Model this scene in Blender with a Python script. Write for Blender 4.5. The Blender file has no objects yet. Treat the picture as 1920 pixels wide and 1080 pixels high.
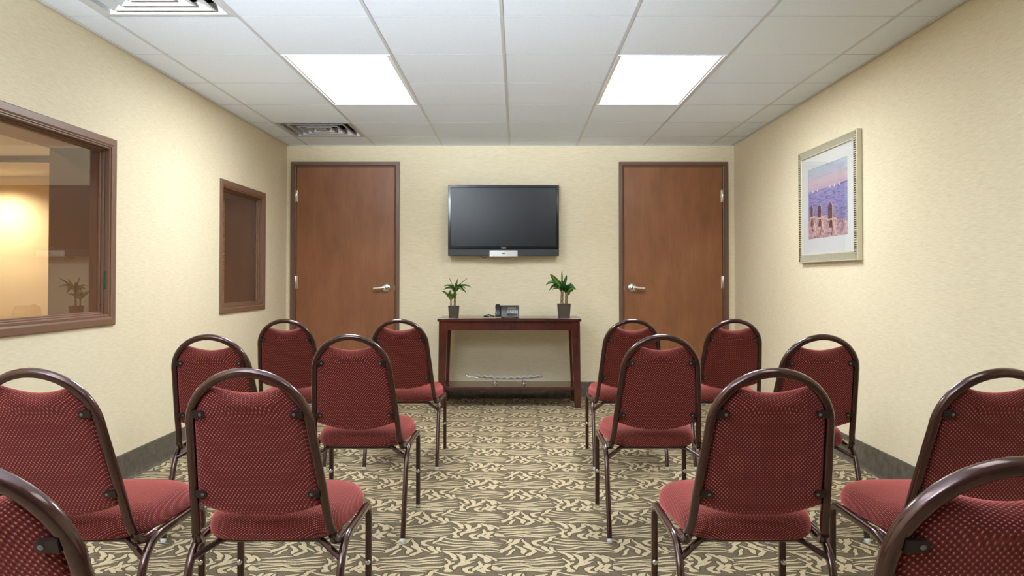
import bpy, bmesh, math, random
from mathutils import Vector, Matrix
PI = math.pi
C = bpy.context.scene.collection
SC = bpy.context.scene

# ---------------------------------------------------------------- camera, world, light, exposure
F, CAM_H, PITCH = 1454.0, 1.08, math.radians(1.0)
cd = bpy.data.cameras.new('camera'); cam = bpy.data.objects.new('camera', cd); C.objects.link(cam)
cam.location = (0, 0, CAM_H); cam.rotation_euler = (PI/2 + PITCH, 0, 0)
cd.sensor_width = 36.0; cd.lens = 36.0*F/1920; cd.sensor_fit = 'HORIZONTAL'
cd.shift_x = -(970-960)/1920
cd.shift_y = -(540-(523-F*math.tan(PITCH)))/1920
cd.clip_start = 0.02; cd.clip_end = 60
SC.camera = cam
w = bpy.data.worlds.new('world'); SC.world = w; w.use_nodes = True
w.node_tree.nodes['Background'].inputs[0].default_value = (0.93, 0.96, 1.0, 1)
w.node_tree.nodes['Background'].inputs[1].default_value = 0.08
SC.view_settings.view_transform = 'Standard'; SC.view_settings.look = 'None'
SC.view_settings.exposure = 0.32; SC.view_settings.gamma = 1.0
SC.view_settings.use_curve_mapping = False
LAMP = 17.0; LAMP_REAR = 5.0                      # emission of the ceiling diffusers
LAMP_COL = (0.90, 0.96, 1.0)
# unseen fill spot, added behind the camera to brighten ceiling and back wall
fl = bpy.data.lights.new('ceiling_fill_spot', 'SPOT'); fl.energy = 2550; fl.color = (0.80, 0.90, 1.0); fl.spot_size = math.radians(64); fl.spot_blend = .6; fl.shadow_soft_size = .25
flo = bpy.data.objects.new('ceiling_fill_spot', fl); C.objects.link(flo); flo.location = (-1.35, -.9, 1.45); flo.rotation_euler = (math.radians(90+31.5), 0, math.radians(-10))

# ---------------------------------------------------------------- helpers
def finish(bm, name, m=None, parent=None, smooth=False, loc=None):
    me = bpy.data.meshes.new(name)
    bmesh.ops.recalc_face_normals(bm, faces=bm.faces[:])
    bm.to_mesh(me); bm.free()
    if smooth:
        for p in me.polygons: p.use_smooth = True
        me.set_sharp_from_angle(angle=math.radians(42))
    o = bpy.data.objects.new(name, me); C.objects.link(o)
    if m: me.materials.append(m)
    if parent: o.parent = parent
    if loc: o.location = loc
    return o
def thing(name, label, cat, loc=(0, 0, 0), group=None):
    o = bpy.data.objects.new(name, None); C.objects.link(o); o.location = loc
    o.empty_display_size = .1
    o['label'] = label; o['category'] = cat
    if group: o['group'] = group
    return o
def tag(o, label, cat, group=None):
    o['label'] = label; o['category'] = cat
    if group: o['group'] = group
    return o
def struct(o, label=None):
    o['kind'] = 'structure'
    if label: o['label'] = label
    return o
def box(bm, x0, x1, y0, y1, z0, z1, bev=0.0, seg=2):
    vs = [bm.verts.new((x, y, z)) for x in (x0, x1) for y in (y0, y1) for z in (z0, z1)]
    fs = [(0, 1, 3, 2), (4, 6, 7, 5), (0, 4, 5, 1), (2, 3, 7, 6), (0, 2, 6, 4), (1, 5, 7, 3)]
    faces = [bm.faces.new([vs[i] for i in f]) for f in fs]
    if bev:
        es = list({e for f in faces for e in f.edges})
        bmesh.ops.bevel(bm, geom=es, offset=bev, segments=seg, profile=.5, affect='EDGES')
def hexa(bm, bot, top, bev=0.0):
    """solid from two quads of 4 points each"""
    a = [bm.verts.new(p) for p in bot]; b = [bm.verts.new(p) for p in top]
    fs = [bm.faces.new(a[::-1]), bm.faces.new(b)]
    for i in range(4):
        j = (i+1) % 4; fs.append(bm.faces.new((a[i], a[j], b[j], b[i])))
    if bev:
        es = list({e for f in fs for e in f.edges})
        bmesh.ops.bevel(bm, geom=es, offset=bev, segments=2, profile=.5, affect='EDGES')
def loft(bm, rings, cap=True, closed=False):
    R = [[bm.verts.new(p) for p in r] for r in rings]
    n = len(R[0]); m = len(R)
    for i in range(m if closed else m-1):
        a, b = R[i], R[(i+1) % m]
        for k in range(n):
            bm.faces.new((a[k], a[(k+1) % n], b[(k+1) % n], b[k]))
    if cap and not closed:
        bm.faces.new(R[0][::-1]); bm.faces.new(R[-1])
def sweep(bm, pts, ref, w, h, n=12, power=2.6, taper=None):
    """superellipse section (w along ref, h across) along pts"""
    pts = [Vector(p) for p in pts]; ref = Vector(ref).normalized(); rings = []
    for i, p in enumerate(pts):
        t = (pts[min(i+1, len(pts)-1)] - pts[max(i-1, 0)]).normalized()
        u = (ref - t*ref.dot(t)).normalized(); v = t.cross(u)
        k = taper[i] if taper else 1.0
        r = []
        for j in range(n):
            a = 2*PI*j/n; c, s = math.cos(a), math.sin(a)
            r.append(p + u*(w/2*k*math.copysign(abs(c)**(2/power), c)) + v*(h/2*k*math.copysign(abs(s)**(2/power), s)))
        rings.append(r)
    loft(bm, rings)
def lathe(bm, prof, c=(0, 0, 0), axis='z', n=24):
    rings = []
    for r, h in prof:
        ring = []
        for k in range(n):
            a = 2*PI*k/n; x, y = r*math.cos(a), r*math.sin(a)
            p = {'z': (x, y, h), 'y': (x, h, y), 'x': (h, x, y)}[axis]
            ring.append((p[0]+c[0], p[1]+c[1], p[2]+c[2]))
        rings.append(ring)
    loft(bm, rings)
def fillet(pts, radii, seg=6):
    pts = [Vector(p) for p in pts]; out = [pts[0]]
    for i in range(1, len(pts)-1):
        p = pts[i]; a = (pts[i-1]-p); b = (pts[i+1]-p); r = radii[i-1]
        A = p + a.normalized()*r; B = p + b.normalized()*r
        for k in range(seg+1):
            t = k/seg; out.append(A*(1-t)**2 + p*2*t*(1-t) + B*t*t)
    out.append(pts[-1]); return out
def ring_frame(bm, to3, u0, u1, v0, v1, prof):
    """mitred frame round the rectangle u0..u1, v0..v1; prof = closed list of (inset, depth)"""
    rings = []
    for (cu, cv, su, sv) in ((u0, v0, 1, 1), (u1, v0, -1, 1), (u1, v1, -1, -1), (u0, v1, 1, -1)):
        rings.append([to3(cu+su*i, cv+sv*i, d) for i, d in prof])
    loft(bm, rings, cap=False, closed=True)

# ---------------------------------------------------------------- materials
def mat(name, col, rough=.5, metal=0.0, spec=.5, coat=0.0, sheen=0.0):
    m = bpy.data.materials.new(name); m.use_nodes = True
    b = m.node_tree.nodes['Principled BSDF']
    b.inputs['Base Color'].default_value = (*col, 1); b.inputs['Roughness'].default_value = rough
    b.inputs['Metallic'].default_value = metal; b.inputs['Specular IOR Level'].default_value = spec
    b.inputs['Coat Weight'].default_value = coat; b.inputs['Coat Roughness'].default_value = .1
    b.inputs['Sheen Weight'].default_value = sheen
    return m
class NT:
    def __init__(s, m): s.t = m.node_tree; s.b = s.t.nodes['Principled BSDF']
    def n(s, ty, **k):
        n = s.t.nodes.new(ty)
        for a, v in k.items(): setattr(n, a, v)
        return n
    def put(s, sock, v):
        if isinstance(v, bpy.types.NodeSocket): s.t.links.new(v, sock)
        else: sock.default_value = v
    def math(s, op, a, b=None, c=None):
        n = s.n('ShaderNodeMath', operation=op); s.put(n.inputs[0], a)
        if b is not None: s.put(n.inputs[1], b)
        if c is not None: s.put(n.inputs[2], c)
        return n.outputs[0]
    def dot(s, v, c):
        n = s.n('ShaderNodeVectorMath', operation='DOT_PRODUCT'); s.t.links.new(v, n.inputs[0]); s.put(n.inputs[1], c)
        return n.outputs['Value']
    def coord(s, which='Object', scale=(1, 1, 1)):
        c = s.n('ShaderNodeTexCoord'); mp = s.n('ShaderNodeMapping'); mp.inputs['Scale'].default_value = scale
        s.t.links.new(c.outputs[which], mp.inputs[0]); return mp.outputs[0]
    def noise(s, vec, scale, detail=3, rough=.5):
        n = s.n('ShaderNodeTexNoise'); s.put(n.inputs['Vector'], vec); n.inputs['Scale'].default_value = scale
        n.inputs['Detail'].default_value = detail; n.inputs['Roughness'].default_value = rough
        return n.outputs['Fac']
    def ramp(s, fac, stops):
        n = s.n('ShaderNodeValToRGB'); s.put(n.inputs[0], fac); e = n.color_ramp.elements
        e[0].position, e[0].color = stops[0][0], (*stops[0][1], 1)
        e[1].position, e[1].color = stops[-1][0], (*stops[-1][1], 1)
        for p, c in stops[1:-1]: x = e.new(p); x.color = (*c, 1)
        return n.outputs[0]
    def mix(s, fac, a, b):
        n = s.n('ShaderNodeMix', data_type='RGBA'); s.put(n.inputs[0], fac)
        s.put(n.inputs[6], a if isinstance(a, bpy.types.NodeSocket) else (*a, 1))
        s.put(n.inputs[7], b if isinstance(b, bpy.types.NodeSocket) else (*b, 1)); return n.outputs[2]
    def base(s, c): s.t.links.new(c, s.b.inputs['Base Color'])
    def bump(s, h, strength=.3, dist=.001):
        n = s.n('ShaderNodeBump'); n.inputs['Strength'].default_value = strength; n.inputs['Distance'].default_value = dist
        s.put(n.inputs['Height'], h); s.t.links.new(n.outputs[0], s.b.inputs['Normal'])

def wall_mat(name, scale):
    m = mat(name, (.8, .66, .44), .75, spec=.25); t = NT(m)
    fine = t.noise(t.coord('Object', scale), 1.0, 4, .65)
    big = t.noise(t.coord('Object', (1, 1, 1)), 1.3, 2)
    v = t.math('ADD', t.math('MULTIPLY', fine, .8), t.math('MULTIPLY', big, .2))
    t.base(t.ramp(v, [(.30, (.70, .595, .40)), (.5, (.80, .70, .50)), (.7, (.88, .79, .60))]))
    t.bump(fine, .25, .0015)
    return m
M = {}
M['wall_side'] = wall_mat('linen_wallcovering_side', (40, 16, 330))
M['wall_back'] = wall_mat('linen_wallcovering_back', (20, 40, 300))
def tile_mat():
    m = mat('acoustic_tile', (.8, .81, .83), .9, spec=.1); t = NT(m)
    n1 = t.noise(t.coord('Object'), 260, 3, .6); n2 = t.noise(t.coord('Object'), 60, 2)
    v = t.math('ADD', t.math('MULTIPLY', n1, .7), t.math('MULTIPLY', n2, .3))
    t.base(t.ramp(v, [(.33, (.71, .77, .84)), (.45, (.81, .87, .95)), (.7, (.85, .90, .98))]))
    t.bump(n1, .3, .001); return m
M['tile'] = tile_mat()
M['grid'] = mat('grid_white', (.72, .73, .75), .45)
M['grid_grey'] = mat('grid_grey', (.60, .61, .63), .45)
M['grid_line'] = mat('grid_line', (.40, .41, .42), .6)
M['dark'] = mat('plenum_dark', (.03, .03, .03), .9)
def wood(name, a, b, c, scale=(6, 6, 1.2), rough=.4, coat=.0):
    m = mat(name, b, rough, coat=coat); t = NT(m)
    v = t.noise(t.coord('Object', scale), 2.0, 5, .6); v2 = t.noise(t.coord('Object', (scale[0]*12, scale[1]*12, scale[2]*3)), 2.0, 3)
    t.base(t.ramp(t.math('ADD', t.math('MULTIPLY', v, .75), t.math('MULTIPLY', v2, .25)), [(.3, a), (.5, b), (.7, c)]))
    return m
M['door'] = wood('stained_door_wood', (.20, .074, .026), (.27, .102, .037), (.33, .134, .053), (3.2, 3.2, 1.0), .42)
M['casing'] = mat('painted_brown_metal', (.155, .083, .050), .38)
M['window_casing'] = mat('brown_window_casing', (.20, .105, .062), .38)
M['jamb'] = mat('brown_jamb_board', (.195, .108, .066), .5)
M['cherry'] = wood('dark_cherry', (.028, .006, .004), (.062, .013, .008), (.095, .022, .012), (2, 2, 2), .22, .4)
M['steel'] = mat('satin_steel', (.75, .74, .70), .22, 1.0)
M['chrome'] = mat('chrome', (.85, .85, .84), .08, 1.0)
def base_mat():
    m = mat('rubber_base', (.06, .05, .042), .5); t = NT(m)
    v = t.noise(t.coord('Object'), 22, 5, .7)
    t.base(t.ramp(v, [(.35, (.075, .062, .046)), (.55, (.125, .107, .082)), (.75, (.20, .175, .14))])); return m
M['rubber'] = base_mat()
M['glass'] = mat('window_glass', (1, 1, 1), .0)
_b = M['glass'].node_tree.nodes['Principled BSDF']; _b.inputs['Transmission Weight'].default_value = 1; _b.inputs['IOR'].default_value = 1.5

def fabric_mat():
    m = mat('burgundy_weave', (.2, .04, .04), .85, spec=.15, sheen=1.0); t = NT(m)
    t.b.inputs['Sheen Tint'].default_value = (1, .26, .25, 1); t.b.inputs['Sheen Roughness'].default_value = .45
    p = t.coord('Object'); sx = t.dot(p, (1, 0, .12)); sy = t.dot(p, (0, 1, 1))
    k1, k2 = 2*PI/.0100, 2*PI/.0072
    a = t.math('SINE', t.math('MULTIPLY', sx, k1)); b = t.math('SINE', t.math('MULTIPLY', sy, k2))
    d = t.math('MULTIPLY', a, b)                       # staggered dots
    nz = t.noise(p, 500, 2)
    v = t.math('ADD', d, t.math('MULTIPLY', t.math('SUBTRACT', nz, .5), .8))
    c = t.ramp(t.math('MULTIPLY_ADD', v, .5, .5), [(.0, (.034, .004, .003)), (.52, (.084, .0085, .0065)), (.80, (.17, .026, .020)), (.97, (.50, .20, .14))])
    t.base(c); t.bump(v, .35, .001); return m
M['fabric'] = fabric_mat()
M['frame'] = mat('copper_vein_brown_steel', (.085, .028, .020), .25, .55, coat=.6)
_t = NT(M['frame']); _n = _t.noise(_t.coord('Object'), 120, 3); _t.base(_t.ramp(_n, [(.35, (.042, .012, .008)), (.6, (.060, .019, .013)), (.85, (.09, .035, .027))]))
M['dark_steel'] = mat('dark_bracket', (.035, .02, .018), .35, .5)
M['white_plastic'] = mat('white_glide', (.75, .75, .73), .3)

STROKES=[(0.2885,0.3015,0.3384,0.2693,0.4002,0.2626,0.0072),(-0.0572,0.2578,-0.0052,0.2482,0.069,0.2339,0.0072),(0.3973,0.2578,0.4493,0.2482,0.5235,0.2339,0.0072),(0.2748,0.2578,0.3347,0.2339,0.3955,0.233,0.0072),(-0.0522,0.2264,0.0087,0.2217,0.06,0.2105,0.0072),(0.4023,0.2264,0.4632,0.2217,0.5145,0.2105,0.0072),(0.2647,0.2292,0.3242,0.2058,0.4001,0.2105,0.0072),(-0.0559,0.1828,-0.003,0.1966,0.0573,0.1873,0.0072),(0.3986,0.1828,0.4515,0.1966,0.5118,0.1873,0.0072),(0.3003,0.1555,0.3583,0.1736,0.4136,0.1966,0.0072),(-0.0544,0.1573,-0.0017,0.1664,0.0582,0.151,0.0072),(0.4001,0.1573,0.4528,0.1664,0.5127,0.151,0.0072),(0.2987,0.1394,0.3704,0.1359,0.435,0.1466,0.0072),(-0.0827,0.1156,-0.0127,0.1332,0.062,0.12,0.0072),(0.3718,0.1156,0.4418,0.1332,0.5165,0.12,0.0072),(0.0604,0.0579,0.1118,0.0681,0.1543,0.0783,0.0072),(0.154,0.0361,0.2146,0.0554,0.2886,0.0852,0.0072),(0.0585,0.0138,0.109,0.0328,0.1509,0.0245,0.0072),(0.1509,0.022,0.2138,0.0278,0.2928,0.0495,0.0072),(0.0472,-0.0081,0.0944,0.0032,0.1508,-0.0033,0.0072),(0.0472,0.3694,0.0944,0.3807,0.1508,0.3742,0.0072),(0.1538,0.0032,0.2132,0.0032,0.2972,0.0196,0.0072),(0.1538,0.3807,0.2132,0.3807,0.2972,0.3971,0.0072),(0.0715,0.3374,0.1241,0.3613,0.1772,0.3581,0.0072),(0.1771,0.3533,0.2414,0.3422,0.313,0.3629,0.0072),(0.0722,0.3061,0.1242,0.3327,0.171,0.3327,0.0072),(0.168,0.3295,0.2262,0.3233,0.2815,0.3233,0.0072),(0.1243,0.3092,0.1823,0.3139,0.2485,0.3,0.0072),(0.0584,0.2771,0.0748,0.2674,0.0849,0.2434,0.005),(0.0915,0.2292,0.1008,0.2578,0.1152,0.2819,0.0074),(0.1077,0.2012,0.1234,0.2482,0.1477,0.2868,0.0123),(0.071,0.1332,0.0861,0.1646,0.1061,0.1966,0.0123),(0.084,0.0981,0.1052,0.12,0.1142,0.1646,0.0074),(0.1606,0.2819,0.1712,0.2151,0.2052,0.1736,0.0074),(0.1928,0.1809,0.2173,0.1555,0.2322,0.1332,0.0074),(0.1283,0.2012,0.1502,0.1646,0.1592,0.1112,0.011),(0.1616,0.2058,0.1803,0.1828,0.1935,0.1376,0.0099),(0.1938,0.151,0.1869,0.1112,0.1667,0.0955,0.011),(0.2352,0.2771,0.2136,0.2578,0.1975,0.2245,0.011),(0.1986,0.2339,0.2093,0.2105,0.2218,0.2058,0.011),(0.2327,0.1966,0.2489,0.1646,0.2628,0.1376,0.011),(0.2624,0.151,0.2565,0.12,0.2423,0.1129,0.0087),(0.2481,0.2292,0.266,0.2771,0.2939,0.3164,0.0087),(0.2594,0.1919,0.2739,0.1646,0.2847,0.1288,0.0062),(0.2981,0.1288,0.3201,0.1068,0.3462,0.0579,0.011),(0.3454,0.0681,0.3433,0.0411,0.3334,0.0411,0.0087),(0.3478,0.1068,0.3681,0.0809,0.3815,0.0495,0.0099),(0.3802,0.0596,0.374,0.0196,0.3585,0.0081,0.0099),(0.4218,0.1025,0.4176,0.0681,0.3945,0.0262,0.0099),(-0.0206,0.1068,0.0022,0.0766,0.0194,0.022,0.0136),(0.4339,0.1068,0.4567,0.0766,0.4739,0.022,0.0136),(0.0137,0.0938,0.0329,0.0681,0.0461,0.0303,0.0074),(0.3106,0.0596,0.319,0.0345,0.3258,0.0081,0.0062),(0.3419,0.0114,0.3254,-0.0146,0.3251,-0.0503,0.0099),(0.3419,0.3889,0.3254,0.3629,0.3251,0.3272,0.0099),(0.324,0.339,0.3311,0.3092,0.3431,0.3038,0.0099),(0.4261,0.022,0.3798,0.0016,0.3496,-0.0582,0.0099),(0.4261,0.3995,0.3798,0.3791,0.3496,0.3193,0.0099),(0.4186,0.3485,0.4004,0.335,0.387,0.3092,0.011),(0.3876,0.317,0.4042,0.2984,0.4175,0.2923,0.0099),(0.4454,0.0262,0.4458,-0.0146,0.4195,-0.0698,0.0099),(0.4454,0.4037,0.4458,0.3629,0.4195,0.3077,0.0099),(-0.0112,0.3248,-0.0002,0.3077,0.0093,0.2885,0.011),(0.4433,0.3248,0.4543,0.3077,0.4638,0.2885,0.011),(0.0337,-0.0025,0.0135,-0.0146,0.0095,-0.0401,0.011),(0.0337,0.375,0.0135,0.3629,0.0095,0.3374,0.011),(0.0092,0.3453,0.0211,0.317,0.0372,0.3139,0.0099),(0.0389,0.3533,0.0512,0.3327,0.0661,0.3217,0.0123)]

PX, PY, OX, OY = .4545, .3775, 0.3219375, 0.3145833
def carpet_mat():
    m = mat('patterned_carpet', (.4, .33, .2), .95, spec=.1); t = NT(m)
    tc = t.n('ShaderNodeTexCoord'); sep = t.n('ShaderNodeSeparateXYZ'); t.t.links.new(tc.outputs['Object'], sep.inputs[0])
    nz = t.noise(tc.outputs['Object'], 420, 2); nz2 = t.noise(tc.outputs['Object'], 340, 2)
    jit = t.math('MULTIPLY', t.math('SUBTRACT', nz, .5), .0065)
    gx, gy = t.math('SUBTRACT', sep.outputs[0], OX), t.math('SUBTRACT', sep.outputs[1], OY)
    wx = t.math('MULTIPLY', t.math('SINE', t.math('ADD', t.math('MULTIPLY', gy, 2*PI*5/PY), t.math('MULTIPLY', gx, 2*PI*2/PX))), .0052)
    wy = t.math('MULTIPLY', t.math('SINE', t.math('ADD', t.math('MULTIPLY', gx, 2*PI*5/PX), t.math('MULTIPLY', gy, 2*PI*1/PY))), .0032)
    x = t.math('FLOORED_MODULO', t.math('ADD', t.math('ADD', gx, jit), wx), PX)
    y = t.math('FLOORED_MODULO', t.math('ADD', t.math('ADD', gy, jit), wy), PY)
    cb = t.n('ShaderNodeCombineXYZ'); t.put(cb.inputs[0], x); t.put(cb.inputs[1], y); cb.inputs[2].default_value = 1.0
    P = cb.outputs[0]; acc = None
    for ax, ay, mx, my, bx, by, hw in STROKES:
        cx, cy = (ax+bx)/2, (ay+by)/2; L = math.hypot(bx-ax, by-ay)/2
        ux, uy = (bx-ax)/2/L, (by-ay)/2/L; vx, vy = -uy, ux
        mu = ((mx-cx)*ux+(my-cy)*uy)/L; mv = (mx-cx)*vx+(my-cy)*vy
        mu = max(-.6, min(.6, mu)); bend = mv/(1-mu*mu)
        L += hw*.6 + (.008 if hw == .0072 else 0)
        u = t.dot(P, (ux/L, uy/L, -(cx*ux+cy*uy)/L)); v = t.dot(P, (vx, vy, -(cx*vx+cy*vy)))
        u2 = t.math('MULTIPLY', u, u)
        off = t.math('MULTIPLY_ADD', u2, bend, t.math('SUBTRACT', v, bend))   # v - bend(1-u2)
        d = t.math('ABSOLUTE', off)
        q = t.math('MULTIPLY', u2, u2)
        d = t.math('MULTIPLY_ADD', q, hw, t.math('SUBTRACT', d, hw))          # |s| - hw(1-q)
        acc = d if acc is None else t.math('MINIMUM', acc, d)
    fac = t.math('MULTIPLY_ADD', acc, 50.0, .5)
    base = t.ramp(fac, [(.0, (.53, .435, .285)), (.50, (.53, .435, .285)), (.53, (.060, .044, .025)), (.62, (.070, .052, .030)), (.72, (.120, .094, .058)), (1.0, (.150, .120, .078))])
    spk = t.ramp(nz2, [(.36, (.50, .48, .45)), (.64, (1.50, 1.46, 1.42))])
    mul = t.n('ShaderNodeMix', data_type='RGBA', blend_type='MULTIPLY'); mul.inputs[0].default_value = .8
    t.put(mul.inputs[6], base); t.put(mul.inputs[7], spk); t.base(mul.outputs[2])
    return m
M['carpet'] = carpet_mat()
# ---------------------------------------------------------------- room shell
XL, XR, YB, YF, ZC = -2.097, 1.971, 7.04, -1.2, 2.2955
WT = .312                                   # thickness of the window wall
ZP = 2.42                                   # top of walls, above the hung ceiling
W1 = (2.30, 3.985, .888, 1.757)             # openings: y0,y1,z0,z1
W2 = (5.500, 6.375, .876, 1.745)

bm = bmesh.new(); box(bm, XL-WT-.02, XR+.12, YF, YB+.12, -.06, 0)
struct(finish(bm, 'floor', M['carpet']), 'carpet with cream leaf and wave blocks on olive brown')

bm = bmesh.new(); box(bm, XR, XR+.12, YF, YB+.12, 0, ZP); struct(finish(bm, 'wall_right', M['wall_side']))
bm = bmesh.new(); x0, x1 = XL-WT, XL
ys = [YF, W1[0], W1[1], W2[0], W2[1], YB+.12]
for i in range(5):
    if i in (1, 3):
        W = W1 if i == 1 else W2
        box(bm, x0, x1, ys[i], ys[i+1], 0, W[2]); box(bm, x0, x1, ys[i], ys[i+1], W[3], ZP)
    else: box(bm, x0, x1, ys[i], ys[i+1], 0, ZP)
struct(finish(bm, 'wall_left', M['wall_side']))
D1 = (-2.058, -1.070); D2 = (.9225, 1.913); DT = 2.143; DF = .045    # door frame outer x, top, face width
bm = bmesh.new()
xs = [XL, D1[0]+.01, D1[1]-.01, D2[0]+.01, D2[1]-.01, XR]
for i in range(5):
    box(bm, xs[i], xs[i+1], YB, YB+.12, DT-.01 if i in (1, 3) else 0, ZP)
struct(finish(bm, 'wall_back', M['wall_back']))

# baseboards (rubber cove base)
def baseboard(name, pts, nrm):
    bm = bmesh.new(); (xa, ya), (xb, yb) = pts; nx, ny = nrm
    prof = [(0, 0), (.016, 0), (.012, .004), (.0065, .014), (.005, .03), (.005, .145), (.003, .15), (0, .15)]
    loft(bm, [[(x+nx*d, y+ny*d, z) for d, z in prof] for x, y in ((xa, ya), (xb, yb))])
    return struct(finish(bm, name, M['rubber'], smooth=False))
baseboard('baseboard_left', ((XL, YF), (XL, YB)), (1, 0))
baseboard('baseboard_right', ((XR, YF), (XR, YB)), (-1, 0))
baseboard('baseboard_back', ((D1[1], YB), (D2[0], YB)), (0, -1))

# ---------------------------------------------------------------- hung ceiling
GX = [XL] + [-.073+.61*k for k in range(-3, 4)] + [XR]
GY = sorted([6.62-.61*k for k in range(0, 13)] + [YB]); GY = [y for y in GY if y > YF] ; GY = [YF] + GY
bm = bmesh.new(); box(bm, XL, XR, YF, YB, ZP, ZP+.05); ceiling = struct(finish(bm, 'ceiling', M['dark']))
LIGHTS = [(2, 4.18, 'left'), (5, 4.18, 'right'), (2, 1.13, 'left'), (5, 1.13, 'right')]   # column index, first y
def cells_used(ix, y):
    for c, y0, _ in LIGHTS:
        if ix == c and y0-.1 < y < y0+1.15: return True
    return False
VENTS = [(1, 6.01), (1, 2.96)]
def near(a, b): return abs(a-b) < .2
tile_cache = {}
for ix in range(len(GX)-1):
    for iy in range(len(GY)-1):
        xa, xb, ya, yb = GX[ix], GX[ix+1], GY[iy], GY[iy+1]
        if cells_used(ix, ya+.05) or any(ix == c and near(ya, y) for c, y in VENTS): continue
        gx, gy = .0045, .0018
        sx, sy = xb-xa-2*gx, yb-ya-2*gy; key = (round(sx, 3), round(sy, 3))
        if key not in tile_cache:
            bm = bmesh.new(); box(bm, -sx/2, sx/2, -sy/2, sy/2, 0, .016, .0006, 1)
            o = finish(bm, 'ceiling_tile', M['tile'], ceiling); tile_cache[key] = o.data
        else:
            o = bpy.data.objects.new('ceiling_tile', tile_cache[key]); C.objects.link(o); o.parent = ceiling
        o.location = ((xa+xb)/2, (ya+yb)/2, ZC+random.Random(ix*50+iy).uniform(0, .0012))
for x in GX[1:-1]:
    bm = bmesh.new(); w_ = .008
    box(bm, x-w_, x+w_, YF, YB, ZC-.0015, ZC+.0005); box(bm, x-.001, x+.001, YF, YB, ZC, ZC+.035)
    finish(bm, 'grid_bar', M['grid_grey'], ceiling)
for y in GY[1:-1]:
    for ix in range(len(GX)-1):
        if any(ix == c and y0+.3 < y < y0+.9 for c, y0, _ in LIGHTS): continue
        bm = bmesh.new(); box(bm, GX[ix]+.008, GX[ix+1]-.008, y-.0035, y+.0035, ZC+.0014, ZC+.0024)
        box(bm, GX[ix]+.008, GX[ix+1]-.008, y-.001, y+.001, ZC, ZC+.03)
        finish(bm, 'cross_bar', M['grid_line'], ceiling)
def edge(name, xa, xb, ya, yb):
    bm = bmesh.new(); box(bm, xa, xb, ya, yb, ZC-.002, ZC-.0005); finish(bm, name, M['grid'], ceiling)
edge('wall_angle', XL+.007, XL+.024, YF, YB-.004); edge('wall_angle', XR-.024, XR-.007, YF, YB-.004); edge('wall_angle', XL+.004, XR-.004, YB-.020, YB-.004)

# recessed ceiling lights
def ceiling_light(ix, y0, label, lm='lamp'):
    xa, xb, ya, yb = GX[ix]+.008, GX[ix+1]-.008, y0-.17+.15, y0+1.22-.02+.02
    ya = min(GY, key=lambda v: abs(v-y0))+.008; yb = ya+1.22-.016
    t = thing('ceiling_light', label, 'ceiling light', ((xa+xb)/2, (ya+yb)/2, ZC), 'recessed ceiling lights')
    hx, hy = (xb-xa)/2, (yb-ya)/2
    bm = bmesh.new()
    ring_frame(bm, lambda u, v, d: (u, v, d), -hx, hx, -hy, hy, [(0, -.001), (.004, -.002), (.010, -.002), (.0115, .002), (.024, .002), (.028, .006), (.028, .012), (0, .012)])
    finish(bm, 'frame', M['lampframe'], t)
    bm = bmesh.new(); box(bm, -hx+.0285, hx-.0285, -hy+.0285, hy-.0285, .006, .010); finish(bm, 'diffuser', M[lm], t)
    bm = bmesh.new(); box(bm, -hx, hx, -hy, hy, .014, .10); finish(bm, 'housing', M['grid'], t)
M['lampframe'] = mat('lamp_frame_white', (.85, .86, .88), .4)
M['lamp'] = mat('lit_diffuser', (.9, .9, .9), .5)
_b = M['lamp'].node_tree.nodes['Principled BSDF']; _b.inputs['Emission Color'].default_value = (*LAMP_COL, 1); _b.inputs['Emission Strength'].default_value = LAMP
M['lamp_rear'] = mat('lit_diffuser_rear', (.9, .9, .9), .5)
_b = M['lamp_rear'].node_tree.nodes['Principled BSDF']; _b.inputs['Emission Color'].default_value = (*LAMP_COL, 1); _b.inputs['Emission Strength'].default_value = LAMP_REAR
ceiling_light(2, 4.18, 'lit rectangular ceiling light on the side of the ceiling vents')
ceiling_light(5, 4.18, 'lit rectangular ceiling light on the side of the framed beach print')
ceiling_light(2, 1.13, 'lit rectangular ceiling light above the chairs nearest the camera, on the window side', 'lamp_rear')
ceiling_light(5, 1.13, 'lit rectangular ceiling light above the chairs nearest the camera, on the picture side', 'lamp_rear')

# ceiling vents
M['vent_white'] = mat('vent_white', (.62, .63, .65), .4)
M['vent_grey'] = mat('vent_grey', (.40, .40, .41), .35, .3)
def vent(ix, y0, label, m, lprof=[(0, .001), (.001, -.001), (.015, -.002), (.019, .001), (.034, .046), (.032, .047), (.016, .003)]):
    ya = min(GY, key=lambda v: abs(v-y0)); cx = (GX[ix]+GX[ix+1])/2; cy = ya+.305; h = .297
    t = thing('ceiling_vent', label, 'vent', (cx, cy, ZC), 'square louvered ceiling vents')
    bm = bmesh.new(); ring_frame(bm, lambda u, v, d: (u, v, d), -h, h, -h, h, [(0, -.002), (.026, -.003), (.031, .0), (.044, .045), (.042, .046), (.028, .004), (0, .002)])
    finish(bm, 'flange', m, t)
    bm = bmesh.new(); box(bm, -h, h, -h, h, .075, .08); finish(bm, 'duct_opening', M['dark'], t)
    for k, r in enumerate((.232, .168, .104)):
        bm = bmesh.new(); ring_frame(bm, lambda u, v, d: (u, v, d), -r, r, -r, r, lprof)
        finish(bm, 'louver', m, t)
    bm = bmesh.new(); box(bm, -.046, .046, -.046, .046, -.001, .005, .002); finish(bm, 'center_plate', m, t)
    for a in (0, 1):
        bm = bmesh.new(); box(bm, *( (-.28, .28, -.004, .004) if a else (-.004, .004, -.28, .28)), .054, .066); finish(bm, 'cross_brace', M['dark_steel'], t)
vent(1, 6.01, 'grey square ceiling vent above the door in the window-side corner', M['vent_grey'])
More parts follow.
